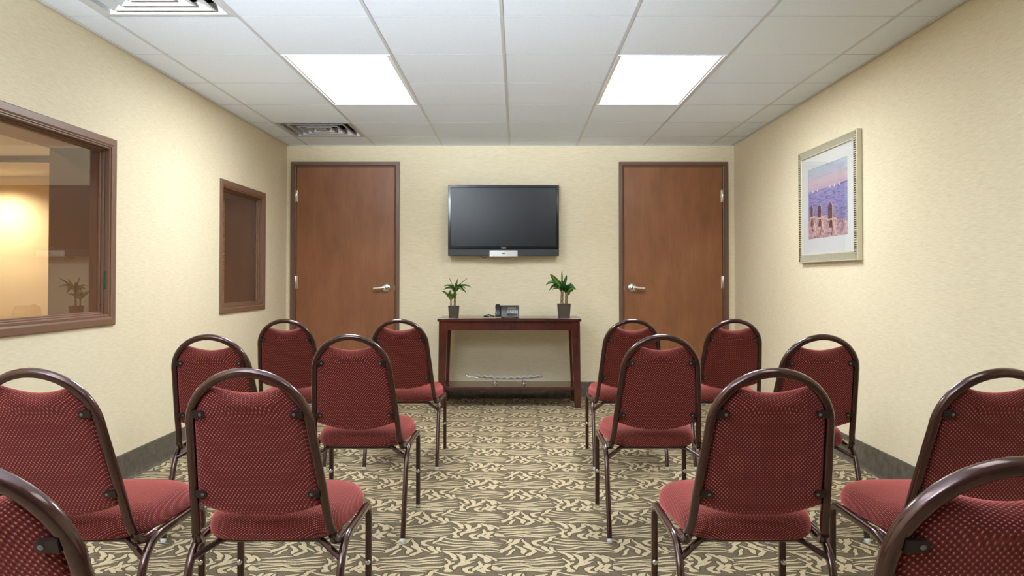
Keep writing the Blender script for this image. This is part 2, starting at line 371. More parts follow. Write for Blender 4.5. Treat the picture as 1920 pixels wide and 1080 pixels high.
vent(1, 2.96, 'white square ceiling vent cut off by the top edge of the photo', M['vent_white'], [(0, .001), (.001, -.001), (.008, -.0015), (.010, .0), (.056, .020), (.056, .022), (.010, .003)])

# ---------------------------------------------------------------- doors
def door(n, x0, x1, hinge_side, leaf0, leaf1, lev):
    Y = YB
    root = bpy.data.objects.new('door_%d' % n, None); C.objects.link(root); root.location = ((x0+x1)/2, Y, 0); struct(root)
    ox = -(x0+x1)/2
    bm = bmesh.new(); box(bm, leaf0+ox, leaf1+ox, .012, .055, .008, 2.100, .0015, 1); finish(bm, 'door_leaf', M['door'], root)
    # frame profile (inset from outer edge, depth y)
    prof = [(0, .03), (0, -.018), (.003, -.020), (.030, -.020), (.034, -.016), (.036, -.004), (.0425, -.002), (.0455, .004), (.0455, .03)]
    # three-sided frame: left jamb, head, right jamb
    def P(cx, cz, sx, i, d, top): return (cx+sx*i, d, (DT-i) if top else 0)
    rings = [[(x0+ox+i, d, 0) for i, d in prof], [(x0+ox+i, d, DT-i) for i, d in prof], [(x1+ox-i, d, DT-i) for i, d in prof], [(x1+ox-i, d, 0) for i, d in prof]]
    bm = bmesh.new(); loft(bm, rings); finish(bm, 'door_frame', M['casing'], root)
    bm = bmesh.new(); box(bm, x0+ox+.012, x1+ox-.012, .056, .10, 0, DT-.012); finish(bm, 'door_stop', M['dark'], root)
    hx = (leaf0 if hinge_side < 0 else leaf1)+ox
    for z in (1.835, 1.05, .26):
        bm = bmesh.new(); lathe(bm, [(.0, z-.062), (.004, z-.061), (.0075, z-.056), (.0075, z+.056), (.004, z+.061), (0, z+.062)], (hx+hinge_side*.004, .004, 0), n=12)
        for q in (-.03, -.01, .01, .03): pass
        h = finish(bm, 'hinge', M['steel'], root, smooth=True)
        bm = bmesh.new(); box(bm, hx-.014, hx+.014, .0105, .0125, z-.055, z+.055); finish(bm, 'hinge_plate', M['steel'], h)
    # lever
    lx = lev+ox; s = hinge_side
    h = bpy.data.objects.new('handle', None)
    bm = bmesh.new(); lathe(bm, [(0, .012), (.041, .012), (.041, .006), (.036, -.001), (.026, -.005), (.018, -.007), (.0, -.007)], (lx, 0, 1.0), 'y', 32)
    h = finish(bm, 'door_handle', M['steel'], root, smooth=True)
    bm = bmesh.new(); lathe(bm, [(0, -.004), (.013, -.004), (.012, -.05), (.010, -.056), (0, -.057)], (lx, 0, 1.0), 'y', 20); finish(bm, 'spindle', M['chrome'], h, smooth=True)
    bm = bmesh.new(); pts = [(lx-s*.012, -.046, .999), (lx+s*.02, -.05, 1.0), (lx+s*.05, -.051, .998), (lx+s*.085, -.049, .996), (lx+s*.110, -.046, .995)]
    sweep(bm, pts, (0, 1, 0), .012, .022, 12, 3.5, [.9, 1.1, 1, .95, .9]); finish(bm, 'lever', M['steel'], h, smooth=True)
    bm = bmesh.new(); e = (leaf1 if hinge_side < 0 else leaf0)+ox; box(bm, e-.003, e+.003, .004, .012, .975, 1.02); finish(bm, 'strike_plate', M['steel'], root)
door(1, D1[0], D1[1], -1, -2.0105, -1.1175, -1.190)
door(2, D2[0], D2[1], 1, .970, 1.8655, 1.041)

# ---------------------------------------------------------------- interior windows in the left wall
def window(n, W, top_m, sillm):
    y0, y1, z0, z1 = W; cw = .045
    t3 = lambda u, v, d: (XL+d, u, v)
    bm = bmesh.new()
    ring_frame(bm, t3, y0-.0, y1+.0, z0, z1, [(-cw, -.001), (-cw, .010), (-cw+.004, .013), (-.012, .013), (-.004, .009), (0, .009), (0, -.001)])
    root = struct(finish(bm, 'window_%d' % n, M['window_casing']))
    a = 0
    for (ins0, ins1, d0, d1) in ((0, .010, -.020, .004), (.0, .018, -.034, -.021), (.0, .026, -.046, -.035)):
        bm = bmesh.new()
        ring_frame(bm, t3, y0+.0005, y1-.0005, z0+.0005, z1-.0005, [(0, d0), (0, d1), (ins1-.003, d1), (ins1, d1-.003), (ins1, d0)])
        finish(bm, 'window_frame', M['window_casing'], root)
    bm = bmesh.new(); box(bm, XL-.053, XL-.047, y0+.002, y1-.002, z0+.002, z1-.002); finish(bm, 'glass_pane', M['glass'], root)
    bm = bmesh.new()
    ring_frame(bm, t3, y0+.0005, y1-.0005, z0+.0005, z1-.0005, [(0, -.075), (0, -.054), (.020, -.054), (.020, -.075)])
    finish(bm, 'glazing_stop', M['window_casing'], root)
    xo = XL-WT
    for ya, yb in ((y0, y0+.004), (y1-.004, y1)):
        bm = bmesh.new(); box(bm, xo-.003, XL-.0755, ya, yb, z0, z1); finish(bm, 'jamb_panel', M['jamb'], root)
    bm = bmesh.new(); box(bm, xo-.003, XL-.0755, y0+.004, y1-.004, z1-.004, z1); finish(bm, 'soffit_panel', top_m, root)
    bm = bmesh.new(); box(bm, xo-.003, XL-.0755, y0+.004, y1-.004, z0, z0+.006); finish(bm, 'window_sill', sillm, root)
    for k in range(5):                        # screws on the inner stop beside the pane
        z = z0+.06+(z1-z0-.12)*k/4
        bm = bmesh.new(); lathe(bm, [(0, -.0335), (.003, -.0335), (.003, -.032), (0, -.0312)], (XL, y1-.022, z), 'x', 8); finish(bm, 'screw', M['dark_steel'], root)
    return root
M['tan'] = mat('tan_paint', (.62, .48, .30), .7)
M['sill'] = mat('cream_sill', (.70, .58, .42), .5)
wr = window(1, W1, M['tan'], M['sill'])
M['green'] = mat('dark_green_metal', (.03, .09, .03), .4)
bm = bmesh.new(); box(bm, XL-.018, XL-.0105, W1[1]-.016, W1[1]-.001, 1.03, 1.12, .002); finish(bm, 'latch_plate', M['green'], wr)
window(2, W2, M['jamb'], M['sill'])

# venetian blind on the far side of the small window
M['slat'] = mat('white_slat', (.85, .84, .82), .4)
t = thing('venetian_blind', 'white venetian blind behind the small interior window', 'blind', (XL-WT-.026, (W2[0]+W2[1])/2, W2[3]))
hw = (W2[1]-W2[0])/2+.14; hh = W2[3]-W2[2]
bm = bmesh.new(); box(bm, -.022, .022, -hw, hw, -.04, -.002, .002); finish(bm, 'headrail', M['slat'], t)
sl = None; nsl = int((hh-.07)/.0245)
for k in range(nsl):
    if sl is None:
        bm = bmesh.new()
        loft(bm, [[(-.0120, y, -.005), (0, y, .0012), (.0120, y, .004), (.0120, y, .0048), (0, y, .0022), (-.0120, y, -.0040)] for y in (-hw, hw)])
        o = finish(bm, 'slat', M['slat'], t); sl = o.data
    else:
        o = bpy.data.objects.new('slat', sl); C.objects.link(o); o.parent = t
    o.location = (0, 0, -.055-k*.0245)
bm = bmesh.new(); box(bm, -.013, .013, -hw, hw, -hh+.002, -hh+.013, .002); finish(bm, 'bottom_rail', M['slat'], t)
for y in (-hw*.7, 0, hw*.7):
    bm = bmesh.new(); sweep(bm, [(0, y, -.03), (0, y, -hh+.01)], (1, 0, 0), .0016, .0016, 6); finish(bm, 'ladder_cord', M['slat'], t)

# ---------------------------------------------------------------- adjoining corridor seen through the glass
M['corridor_wall'] = mat('corridor_wall', (.78, .60, .36), .7)
M['corridor_ceiling'] = mat('corridor_ceiling', (.80, .70, .52), .8)
M['corridor_floor'] = mat('corridor_floor', (.25, .16, .09), .6)
def sbox(name, m, *b):
    bm = bmesh.new(); box(bm, *b); return struct(finish(bm, name, m))
xo = XL-WT
sbox('floor_adjoining', M['corridor_floor'], -7.6, xo-.021, .4, 8.2, -.06, 0)
sbox('wall_adjoining_end', M['corridor_wall'], -7.6, xo, 8.0, 8.1, 0, 2.7)
sbox('wall_adjoining_side', M['corridor_wall'], -7.6, -7.5, .5, 8.0, 0, 2.7)
sbox('wall_adjoining_front', M['corridor_wall'], -7.5, xo, .4, .5, 0, 2.7)
sbox('wall_adjoining_return', M['corridor_wall'], xo-.004, xo, 7.16, 8.0, 0, 2.7)
sbox('ceiling_adjoining', M['corridor_ceiling'], -7.5, xo, .5, 8.0, 2.62, 2.7)
sbox('ceiling_adjoining_soffit', M['corridor_ceiling'], -7.5, xo-.005, 7.02, 8.0, 2.14, 2.62)
sbox('trim_1', M['casing'], -7.5, xo-.005, 7.0, 7.02, 2.135, 2.195)
sbox('trim_2', M['rubber'], -7.5, xo-.005, 7.985, 8.0, 0, .12)
sbox('wall_adjoining_top', M['corridor_wall'], xo-.0, xo+.1, .5, 8.0, ZP+.001, 2.62)
def downlight(x, y, z, label, power):
    t = thing('downlight', label, 'downlight', (x, y, z), 'recessed downlights in the adjoining room')
    bm = bmesh.new(); lathe(bm, [(.045, -.001), (.062, -.004), (.062, .0), (.045, .001)], n=24); finish(bm, 'trim_ring', M['lampframe'], t, True)
    bm = bmesh.new(); lathe(bm, [(0, -.003), (.044, -.003), (.044, -.001), (0, -.001)], n=24); finish(bm, 'lens', M['warmlamp'], t)
    ld = bpy.data.lights.new('downlight_lamp', 'SPOT'); ld.energy = power; ld.color = (1, .88, .68); ld.spot_size = math.radians(150); ld.spot_blend = 1.0; ld.shadow_soft_size = .04
    lo = bpy.data.objects.new('downlight_lamp', ld); C.objects.link(lo); lo.parent = t; lo.location = (0, 0, -.03)
pl_ = bpy.data.lights.new('adjoining_room_fill', 'POINT'); pl_.energy = 24; pl_.color = (1, .90, .72); pl_.shadow_soft_size = .15  # added ambient fill for the adjoining room, no fixture here
plo = bpy.data.objects.new('adjoining_room_fill', pl_); C.objects.link(plo); plo.location = (-5.0, 4.6, 1.75)
M['warmlamp'] = mat('warm_lens', (.9, .8, .6), .5)
_b = M['warmlamp'].node_tree.nodes['Principled BSDF']; _b.inputs['Emission Color'].default_value = (1, .78, .48, 1); _b.inputs['Emission Strength'].default_value = 12
downlight(-5.28, 7.62, 2.14, 'small warm downlight over the wall beyond the large window', 90)
downlight(-5.0, 4.0, 2.62, 'unseen warm downlight added in the middle of the adjoining room', 260)  # added out of view to light the room beyond the glass
downlight(-3.6, 2.6, 2.62, 'unseen warm downlight added beside the big interior window in the adjoining room', 160)  # second added light, brightens the adjoining room from out of view
# ---------------------------------------------------------------- banquet chairs
M['old_steel'] = mat('dull_steel', (.22, .20, .18), .4, .8)
LEAN = math.radians(20)
BY, BZ = .100, .370                       # bottom of the back frame
def bk(x, s, d=0.0):
    """point in the leaning back plane: x across, s up along the back, d towards the sitter"""
    return (x, BY - s*math.sin(LEAN) + d*math.cos(LEAN), BZ + s*math.cos(LEAN) + d*math.sin(LEAN))
TW = .0225
SA = .352; RA = .153; RH = .155
def halfw(s):      # centre line half width of the back frame
    if s < SA: return .181 + (RA-.181)*max(0, min(1, s/SA))**1.2
    return RA*math.sqrt(max(0, 1-((s-SA)/RH)**2))
def chair_proto():
    t = thing('banquet_chair', 'x', 'chair')
    # seat
    def outline(k, z, off=0):
        pts = []; n = 56
        for i in range(n):
            a = 2*PI*i/n; c, s = math.cos(a), math.sin(a)
            ux = math.copysign(abs(c)**(2/4.2), c); uy = math.copysign(abs(s)**(2/4.2), s)
            y = .302 + uy*.204*k
            hw = .1965 + .0195*uy
            front = .010*(1-ux*ux) if uy > .5 else 0
            pts.append((ux*hw*k, y+front*k, z))
        return pts
    rings = [outline(k_, z_) for k_, z_ in ((.90, .371), (.965, .372), (.99, .377), (1.0, .387), (.998, .397), (.986, .409), (.962, .420), (.925, .430), (.86, .438), (.74, .445), (.5, .451), (.12, .453))]
    bm = bmesh.new(); loft(bm, rings); finish(bm, 'seat', M['fabric'], t, True)
    bm = bmesh.new(); loft(bm, [outline(.93, .3655), outline(.95, .368), outline(.95, .3715)]); finish(bm, 'seat_base', M['dark_steel'], t)
    # backrest panel
    inner = lambda s: halfw(s)-TW/2+.002
    S_TOPC, S_TOPM, S_BOTC, S_BOTM = .464, .442, .117, .079
    out = []
    n = 14
    for i in range(n+1):                                     # bottom edge, left to right
        x = -1+2*i/n; out.append((x*(inner(S_BOTC)), S_BOTM+(S_BOTC-S_BOTM)*abs(x)**2))
    for i in range(1, 22):
        s = S_BOTC+(S_TOPC-S_BOTC)*i/22; out.append((inner(s), s))
    xt = inner(S_TOPC)
    for i in range(n+1):
        x = 1-2*i/n; out.append((x*xt, S_TOPM+(S_TOPC-S_TOPM)*abs(x)**1.8))
    for i in range(21, 0, -1):
        s = S_BOTC+(S_TOPC-S_BOTC)*i/22; out.append((-inner(s), s))
    cs = .262
    def pr(k, d):
        r = []
        for x, s in out:
            x, s = x*k, cs+(s-cs)*k
            roll = .011*math.exp(-((s-.424)/.017)**2)*math.exp(-(x/.072)**4) if d < .002 else 0     # rolled padding under the hand hold
            r.append(bk(x, s, d-roll))
        return r
    rr = [pr(.02, -.0125), pr(.3, -.0125), pr(.55, -.0118), pr(.70, -.0108), pr(.80, -.010), pr(.86, -.0090), pr(.91, -.0075), pr(.95, -.0055), pr(.98, -.001), pr(1.0, .006),
          pr(1.0, .014), pr(.985, .022), pr(.95, .029), pr(.87, .035), pr(.7, .040), pr(.4, .043), pr(.02, .044)]
    bm = bmesh.new(); loft(bm, rr); finish(bm, 'backrest', M['fabric'], t, True)
    # back frame: one bent tube
    pts = []
    for sx in (1, -1):
        seg = []
        b0 = Vector(bk(sx*.184, .0)); 
        low = fillet([(sx*.190, .185, .366), (sx*.187, BY+.004, .364), Vector(bk(sx*.178, .075))], [.040], 6)
        seg += low[:-1]
        for i in range(0, 9): s = .06+(SA-.06)*i/8; seg.append(Vector(bk(sx*halfw(s), s)))
        for i in range(1, 13): a = (PI/2)*i/13; seg.append(Vector(bk(sx*RA*math.cos(a), SA+RH*math.sin(a))))
        pts = pts + seg if sx == 1 else pts + [Vector(bk(0, SA+RH))] + seg[::-1]
    # sweep with the section kept in the back plane
    rings = []; nrm0 = Vector((0, math.cos(LEAN), math.sin(LEAN)))
    for i, p in enumerate(pts):
        tt = (pts[min(i+1, len(pts)-1)]-pts[max(i-1, 0)]).normalized()
        side = tt.cross(nrm0)
        if side.length < .5: side = Vector((1, 0, 0))
        if i < 7 or i > len(pts)-8:
            side = Vector((1, 0, 0)) if i < 7 else Vector((-1, 0, 0)); side = (side-tt*side.dot(tt)).normalized()
        side.normalize(); nn = side.cross(tt).normalized()
        r = []
        for j in range(14):
            a = 2*PI*j/14; c, s = math.cos(a), math.sin(a)
            r.append(p + side*(TW/2*math.copysign(abs(c)**(2/2.8), c)) + nn*(.0125*math.copysign(abs(s)**(2/2.8), s)))
        rings.append(r)
    bm = bmesh.new(); loft(bm, rings); finish(bm, 'back_frame', M['frame'], t, True)
    # brackets
    for sx in (-1, 1):
        for s in (.397, .160):
            x1 = halfw(s)-.006; x0 = x1-.023
            bm = bmesh.new(); ring = []
            for k in range(9): a = PI/2+PI*k/8; ring.append((x0+.009*math.cos(a), s+.009*math.sin(a)))
            ring += [(x1, s-.010), (x1, s+.010)]
            loft(bm, [[bk(sx*x, q, -.0150) for x, q in ring], [bk(sx*x, q, -.0085) for x, q in ring]])
            b = finish(bm, 'bracket', M['dark_steel'], t)
            bm = bmesh.new(); rg = [[bk(sx*(x0+.001)+rad*math.cos(a*PI/4), s+rad*math.sin(a*PI/4), d) for a in range(8)] for rad, d in ((.0042, -.0152), (.0042, -.0165), (.0022, -.0178))]
            loft(bm, rg); finish(bm, 'screw', M['old_steel'], b, True)
    # legs and side rails
    for sx in (-1, 1):
        X = sx*.205
        path = fillet([(X, .004, .012), (X, .118, .362), (X, .4935, .362), (X, .4955, .012)], [.085, .050], 7)
        na = 9; nb = na+1
        for nm, seg in (('leg', path[:na+1]), ('side_rail', path[na-1:na+1]+path[na+1:na+2]), ('leg', path[na+1:])): 
            pass
        rear = path[:9]; rail = path[8:10]; front = path[9:]
        for nm, seg in (('leg', rear), ('side_rail', rail), ('leg', front)):
            bm = bmesh.new(); sweep(bm, seg, (1, 0, 0), .0205, .0245, 12, 3.2); o = finish(bm, nm, M['frame'], t, True)
            if nm == 'leg':
                e = seg[0] if seg is rear else seg[-1]
                d = (seg[1]-seg[0]).normalized() if seg is rear else Vector((0, 0, 1))
                bm = bmesh.new(); sweep(bm, [e-Vector((0, 0, .012)), e-Vector((0, 0, .009)), e+d*.002, e+d*.005], (1, 0, 0), .0225, .026, 12, 2.6, [.75, .95, 1, .98])
                finish(bm, 'foot_glide', M['white_plastic'] if seg is rear else M['steel'], o, True)
                if seg is front:
                    bm = bmesh.new(); lathe(bm, [(0, .0), (.0085, .0), (.0085, -.004), (.005, -.007), (0, -.0075)], (X, .4955-.0118, .176), 'y', 12)
                    finish(bm, 'stacking_bumper', M['steel'], o, True)
    # under-seat bar with angled ends
    for y, yl, zl in ((.155, .112, .322), (.43, .47, .352)):
        bm = bmesh.new(); p = fillet([(-.200, yl, zl), (-.135, y, .3595), (.135, y, .3595), (.200, yl, zl)], [.012, .012], 3)
        sweep(bm, p, (0, 1, 0), .020, .016, 10, 3.0); finish(bm, 'cross_rail', M['frame'], t, True)
    return t
def dup(root, loc):
    r = root.copy(); C.objects.link(r); r.location = loc
    for ch in list(root.children):
        c = ch.copy(); C.objects.link(c); c.parent = r
        for g in ch.children:
            d = g.copy(); C.objects.link(d); d.parent = c
    return r
CH = [  # x, rear feet y, label
 (-1.2975, 4.395, 'burgundy banquet chair in the row nearest the television, beside the window wall'),
 (-.660, 4.395, 'burgundy banquet chair in the row nearest the television, aisle seat on the window side'),
 (.643, 4.395, 'burgundy banquet chair in the row nearest the television, aisle seat on the picture side'),
 (1.212, 4.395, 'burgundy banquet chair in the row nearest the television, beside the wall with the picture'),
 (-1.244, 3.190, 'burgundy banquet chair two rows back from the television, beside the window wall'),
 (-.674, 3.190, 'burgundy banquet chair two rows back from the television, aisle seat on the window side'),
 (.583, 3.190, 'burgundy banquet chair two rows back from the television, aisle seat on the picture side'),
 (1.228, 3.190, 'burgundy banquet chair two rows back from the television, beside the wall with the picture'),
 (-1.217, 2.010, 'burgundy banquet chair three rows back, below the large interior window'),
 (-.682, 2.010, 'burgundy banquet chair three rows back, aisle seat on the window side'),
 (.645, 2.010, 'burgundy banquet chair three rows back, aisle seat on the picture side'),
 (1.216, 2.010, 'burgundy banquet chair three rows back, cut by the photo edge below the picture wall'),
 (-.726, 1.045, 'nearest burgundy banquet chair on the window side, only its frame arch and back showing'),
 (.636, 1.045, 'nearest burgundy banquet chair on the picture side, only its frame arch and back showing'),
]
proto = chair_proto()
for i, (x, y, lab) in enumerate(CH):
    o = proto if i == 0 else dup(proto, (0, 0, 0))
    o.location = (x, y, 0); o['label'] = lab; o['group'] = 'burgundy banquet chairs in rows'

# ---------------------------------------------------------------- console table
def R4(x0, x1, y0, y1, z): return [(x0, y0, z), (x1, y0, z), (x1, y1, z), (x0, y1, z)]
tb = thing('console_table', 'dark cherry console table with lower shelf under the television', 'table', (-.0665, 6.71, 0))
bm = bmesh.new(); box(bm, -.6025, .6025, -.225, .235, .724, .750, .003); finish(bm, 'tabletop', M['cherry'], tb)
bm = bmesh.new(); box(bm, -.575, .575, -.207, -.187, .650, .7235, .001, 1); finish(bm, 'apron', M['cherry'], tb)
bm = bmesh.new(); box(bm, -.575, .575, .195, .213, .650, .7235, .001, 1); finish(bm, 'apron', M['cherry'], tb)
for s in (-1, 1):
    bm = bmesh.new(); box(bm, *sorted((s*.572, s*.554)), -.186, .194, .650, .7235); finish(bm, 'apron', M['cherry'], tb)
for s in (-1, 1):
    for yy, y2 in ((-.216, -.152), (.158, .220)):
        bm = bmesh.new()
        top = R4(*sorted((s*.590, s*.517)), yy, y2, .7238)
        dy = .02 if yy < 0 else -.02
        bot = R4(*sorted((s*.598, s*.547)), yy if yy < 0 else yy+.012, y2-.012 if yy < 0 else y2, .0)
        hexa(bm, bot, top, .0025); finish(bm, 'leg', M['cherry'], tb)
bm = bmesh.new(); box(bm, -.562, .562, -.175, .20, .145, .171, .003); finish(bm, 'shelf', M['cherry'], tb)

# television
TVX, TVY = -.1238, 6.93
tv = thing('television', 'black flat-screen television with a silver bar on its lower edge', 'television', (TVX, TVY, 1.285))
M['gloss'] = mat('piano_black', (.012, .010, .010), .12, spec=.5, coat=.3)
M['screen'] = mat('screen', (.012, .012, .013), .27, spec=.4)
M['barblue'] = mat('matte_bar', (.030, .031, .036), .35)
M['silver'] = mat('brushed_silver', (.72, .71, .70), .35, .7)
HW = .4958
bm = bmesh.new(); box(bm, -HW, HW, .004, .05, .0, .636, .006); finish(bm, 'casing', M['gloss'], tv)
bm = bmesh.new(); ring_frame(bm, lambda u, v, d: (u, d, v), -HW, HW, .062, .636, [(0, .01), (0, -.002), (.003, -.006), (.022, -.006), (.026, -.002), (.026, .01)]); finish(bm, 'bezel', M['gloss'], tv)
bm = bmesh.new(); box(bm, -HW+.025, HW-.025, -.001, .0035, .087, .611); finish(bm, 'screen', M['screen'], tv)
bm = bmesh.new(); box(bm, -HW, HW, -.012, .0035, .0, .0610, .004); finish(bm, 'speaker_bar', M['barblue'], tv)
bm = bmesh.new()
pts = [(-.127, -.014), (-.12, -.020), (-.06, -.026), (0, -.028), (.06, -.026), (.12, -.020), (.127, -.014)]
loft(bm, [[(x, y, z0) for x, y in pts]+[(.127, -.0122, z0), (-.127, -.0122, z0)] for z0 in (-.004, .048)])
pl = finish(bm, 'silver_bar', M['silver'], tv); 
bm = bmesh.new(); box(bm, -.013, .013, -.0295, -.0275, .019, .025); finish(bm, 'emblem', M['gloss'], pl)
def text(body, size, m, parent, loc, name, rot=(PI/2, 0, 0), ext=.0006, sx=1.0):
    cu = bpy.data.curves.new(name, 'FONT'); cu.body = body; cu.size = size; cu.extrude = ext; cu.align_x = 'CENTER'
    tmp = bpy.data.objects.new(name, cu); C.objects.link(tmp)
    dg = bpy.context.evaluated_depsgraph_get(); me = bpy.data.meshes.new_from_object(tmp.evaluated_get(dg))
    bpy.data.objects.remove(tmp)
    o = bpy.data.objects.new(name, me); C.objects.link(o); me.materials.clear(); me.materials.append(m)
    o.parent = parent; o.location = loc; o.rotation_euler = rot; o.scale = (sx, 1, 1); return o
M['gold'] = mat('logo_champagne', (.62, .47, .36), .4, .3)
text('VIZIO', .020, M['gold'], tv, (.0, -.0068, .0665), 'lettering', sx=.95)
bm = bmesh.new(); box(bm, -.2, .2, .05, .095, .16, .46, .004); finish(bm, 'wall_mount', M['dark_steel'], tv)
bm = bmesh.new(); sweep(bm, fillet([(-.20, .02, .004), (-.19, .02, -.016), (-.155, .02, -.016), (-.145, .02, .004)], [.012, .012], 4), (0, 1, 0), .004, .004, 8); finish(bm, 'cable', M['dark'], tv, True)

# ---------------------------------------------------------------- potted plants
M['pot'] = mat('dark_ribbed_pot', (.060, .042, .030), .5)
M['soil'] = mat('soil', (.03, .02, .012), .95)
def cane_mat():
    m = mat('cane_bark', (.3, .22, .13), .8); t = NT(m); v = t.noise(t.coord('Object', (60, 60, 160)), 1.0, 3)
    t.base(t.ramp(v, [(.4, (.09, .05, .03)), (.6, (.30, .21, .12))])); return m
M['cane'] = cane_mat()
def leaf_mat(name, edge, mid):
    m = mat(name, mid, .3, spec=.6); t = NT(m); a = t.n('ShaderNodeAttribute'); a.attribute_name = 'across'
    v = t.math('ABSOLUTE', a.outputs['Fac'])
    nz = t.noise(t.coord('Object', (40, 40, 12)), 1.0, 2)
    t.base(t.ramp(t.math('ADD', v, t.math('MULTIPLY', t.math('SUBTRACT', nz, .5), .4)), [(.15, mid), (.5, tuple((p+q)/2 for p, q in zip(mid, edge))), (.9, edge)])); return m
M['leaf'] = leaf_mat('dracaena_leaf', (.035, .13, .022), (.24, .50, .08))
M['leaf2'] = leaf_mat('dracaena_leaf_dark', (.018, .085, .022), (.07, .24, .055))
def leaf(parent, base, tip, wd, lift, tw, m):
    base, tip = Vector(base), Vector(tip); d = tip-base
    mid = base + d*.5 + Vector((0, 0, lift)); n = 12; bm = bmesh.new(); rows = []
    lay = bm.verts.layers.float.new('across')
    for i in range(n+1):
        t_ = i/n; p = base*(1-t_)**2 + mid*2*t_*(1-t_) + tip*t_*t_
        tan = ((mid-base)*(1-t_) + (tip-mid)*t_).normalized()
        side = tan.cross(Vector((0, 0, 1)))
        if side.length < .15: side = Vector((1, 0, 0))
        side.normalize(); side = Matrix.Rotation(tw, 3, tan) @ side; up = side.cross(tan).normalized()
        wv = wd/2*(.35+.65*min(1, t_*3.2))*(1-max(0, (t_-.45)/.55)**2.2)+.0004
        row = []
        for k, c in enumerate((-1, -.5, 0, .5, 1)):
            v = bm.verts.new(p+side*wv*c-up*(wv*.35*(1-abs(c)))*-1*(-1)); v[lay] = abs(c); row.append(v)
        rows.append(row)
    for a, b in zip(rows, rows[1:]):
        for k in range(4): bm.faces.new((a[k], a[k+1], b[k+1], b[k]))
    r = bmesh.ops.solidify(bm, geom=bm.faces[:], thickness=.0009)
    return finish(bm, 'leaf', m, parent, True)
def pot(t, wtop, wbot, h):
    bm = bmesh.new(); rings = []; K = 18
    def sq(hw_, z, p=7):
        r = []
        for i in range(32):
            a = 2*PI*i/32; c, s = math.cos(a), math.sin(a)
            r.append((hw_*math.copysign(abs(c)**(2/p), c), hw_*math.copysign(abs(s)**(2/p), s), z))
        return r
    for k in range(K+1):
        z = h*k/K; hw_ = (wbot+(wtop-wbot)*k/K)/2; g = -.0016 if k % 2 else 0
        rings.append(sq(hw_+g, z))
    rings += [sq(wtop/2+.002, h), sq(wtop/2+.002, h+.004), sq(wtop/2-.004, h+.004), sq(wtop/2-.006, h-.012)]
    loft(bm, rings); finish(bm, 'pot', M['pot'], t, True)
    bm = bmesh.new(); loft(bm, [sq(wtop/2-.0065, h-.014), sq(wtop/2-.0065, h-.008), sq(wtop/4, h-.005)]); finish(bm, 'soil', M['soil'], t)
def plant(loc, label, pw, ph, canes, leaves, seed):
    t = thing('potted_plant', label, 'plant', loc, 'potted plants on the console table')
    pot(t, pw[0], pw[1], ph)
    for (xa, ya, xb, yb, zt, r) in canes:
        bm = bmesh.new(); n = 9; pts = []; tp = []
        for i in range(n):
            k = i/(n-1); pts.append((xa+(xb-xa)*k, ya+(yb-ya)*k, ph-.010+(zt-ph+.010)*k)); tp.append(1+.12*((i % 2)-.5)-.1*k)
        sweep(bm, pts, (0, 1, 0), r*2, r*2, 10, 2, tp); finish(bm, 'cane', M['cane'], t, True)
    rnd = random.Random(seed)
    leaves = list(leaves)
    for (xa, ya, xb, yb, zt, r) in canes:                    # young leaves closing the crown
        for k in range(7):
            a = 2*PI*k/7+rnd.uniform(-.3, .3); ln = rnd.uniform(.045, .075)*(1.25 if ph > .1 else 1)*(1 if r > .01 else .7)
            leaves.append((xb, yb, zt+rnd.uniform(-.012, .004), xb+ln*math.cos(a), yb+ln*math.sin(a)*.8, zt+rnd.uniform(.0, .05), .017 if ph < .1 else .024, .03))
    for (bx, by, bz, tx, ty, tz, wd, lift) in leaves:
        leaf(t, (bx, by, bz), (tx, ty, tz), wd*1.3, lift, rnd.choice((-1, 1))*rnd.uniform(.55, 1.15), M['leaf'] if rnd.random() < .5 else M['leaf2'])
# left plant: leaf tips from its crown (0,0,.23)
q = 1/(6.857*219.6)
def tips(cx, cz0, rows, crown):
    out = []
    rnd = random.Random(3)
    for (tx, tz, wd, lift, ci) in rows:
        x = (tx-cx)*q; z = (cz0-tz)*q; bx, by, bz = crown[ci]
        out.append((bx+(.006 if x > bx else -.006), by+rnd.uniform(-.006, .006), bz+rnd.uniform(-.02, .012), x, rnd.uniform(-.075, .05), z, wd, lift))
    return out
cL = [(.006, 0, .235), (-.024, .01, .168)]
L = tips(218, 655, [(155, 130, .017, .02, 0), (275, 150, .014, .0, 0), (405, 142, .015, .012, 0), (452, 272, .016, .055, 0), (372, 285, .018, .05, 0), (372, 342, .021, .06, 0),
   (88, 255, .015, .045, 0), (82, 300, .014, .04, 0), (58, 320, .017, .045, 1), (108, 362, .018, .03, 1), (170, 300, .028, .01, 1), (300, 230, .026, .03, 0), (190, 195, .020, .02, 0),
   (330, 310, .018, .045, 0), (280, 240, .030, .035, 0), (205, 230, .022, .02, 0), (150, 330, .017, .03, 1), (240, 330, .024, .02, 0), (235, 200, .022, .01, 0), (345, 250, .018, .04, 0), (140, 235, .016, .035, 0), (270, 350, .018, .03, 1)], cL)
plant((-.540, 6.60, .750), 'small potted dracaena in a dark square pot beside the telephone cord', (.094, .080), .098, [(.008, .004, .010, .002, .225, .011), (-.026, .012, -.026, .012, .165, .0075)], L, 5)
cR = [(-.010, 0, .235), (.022, .006, .205)]
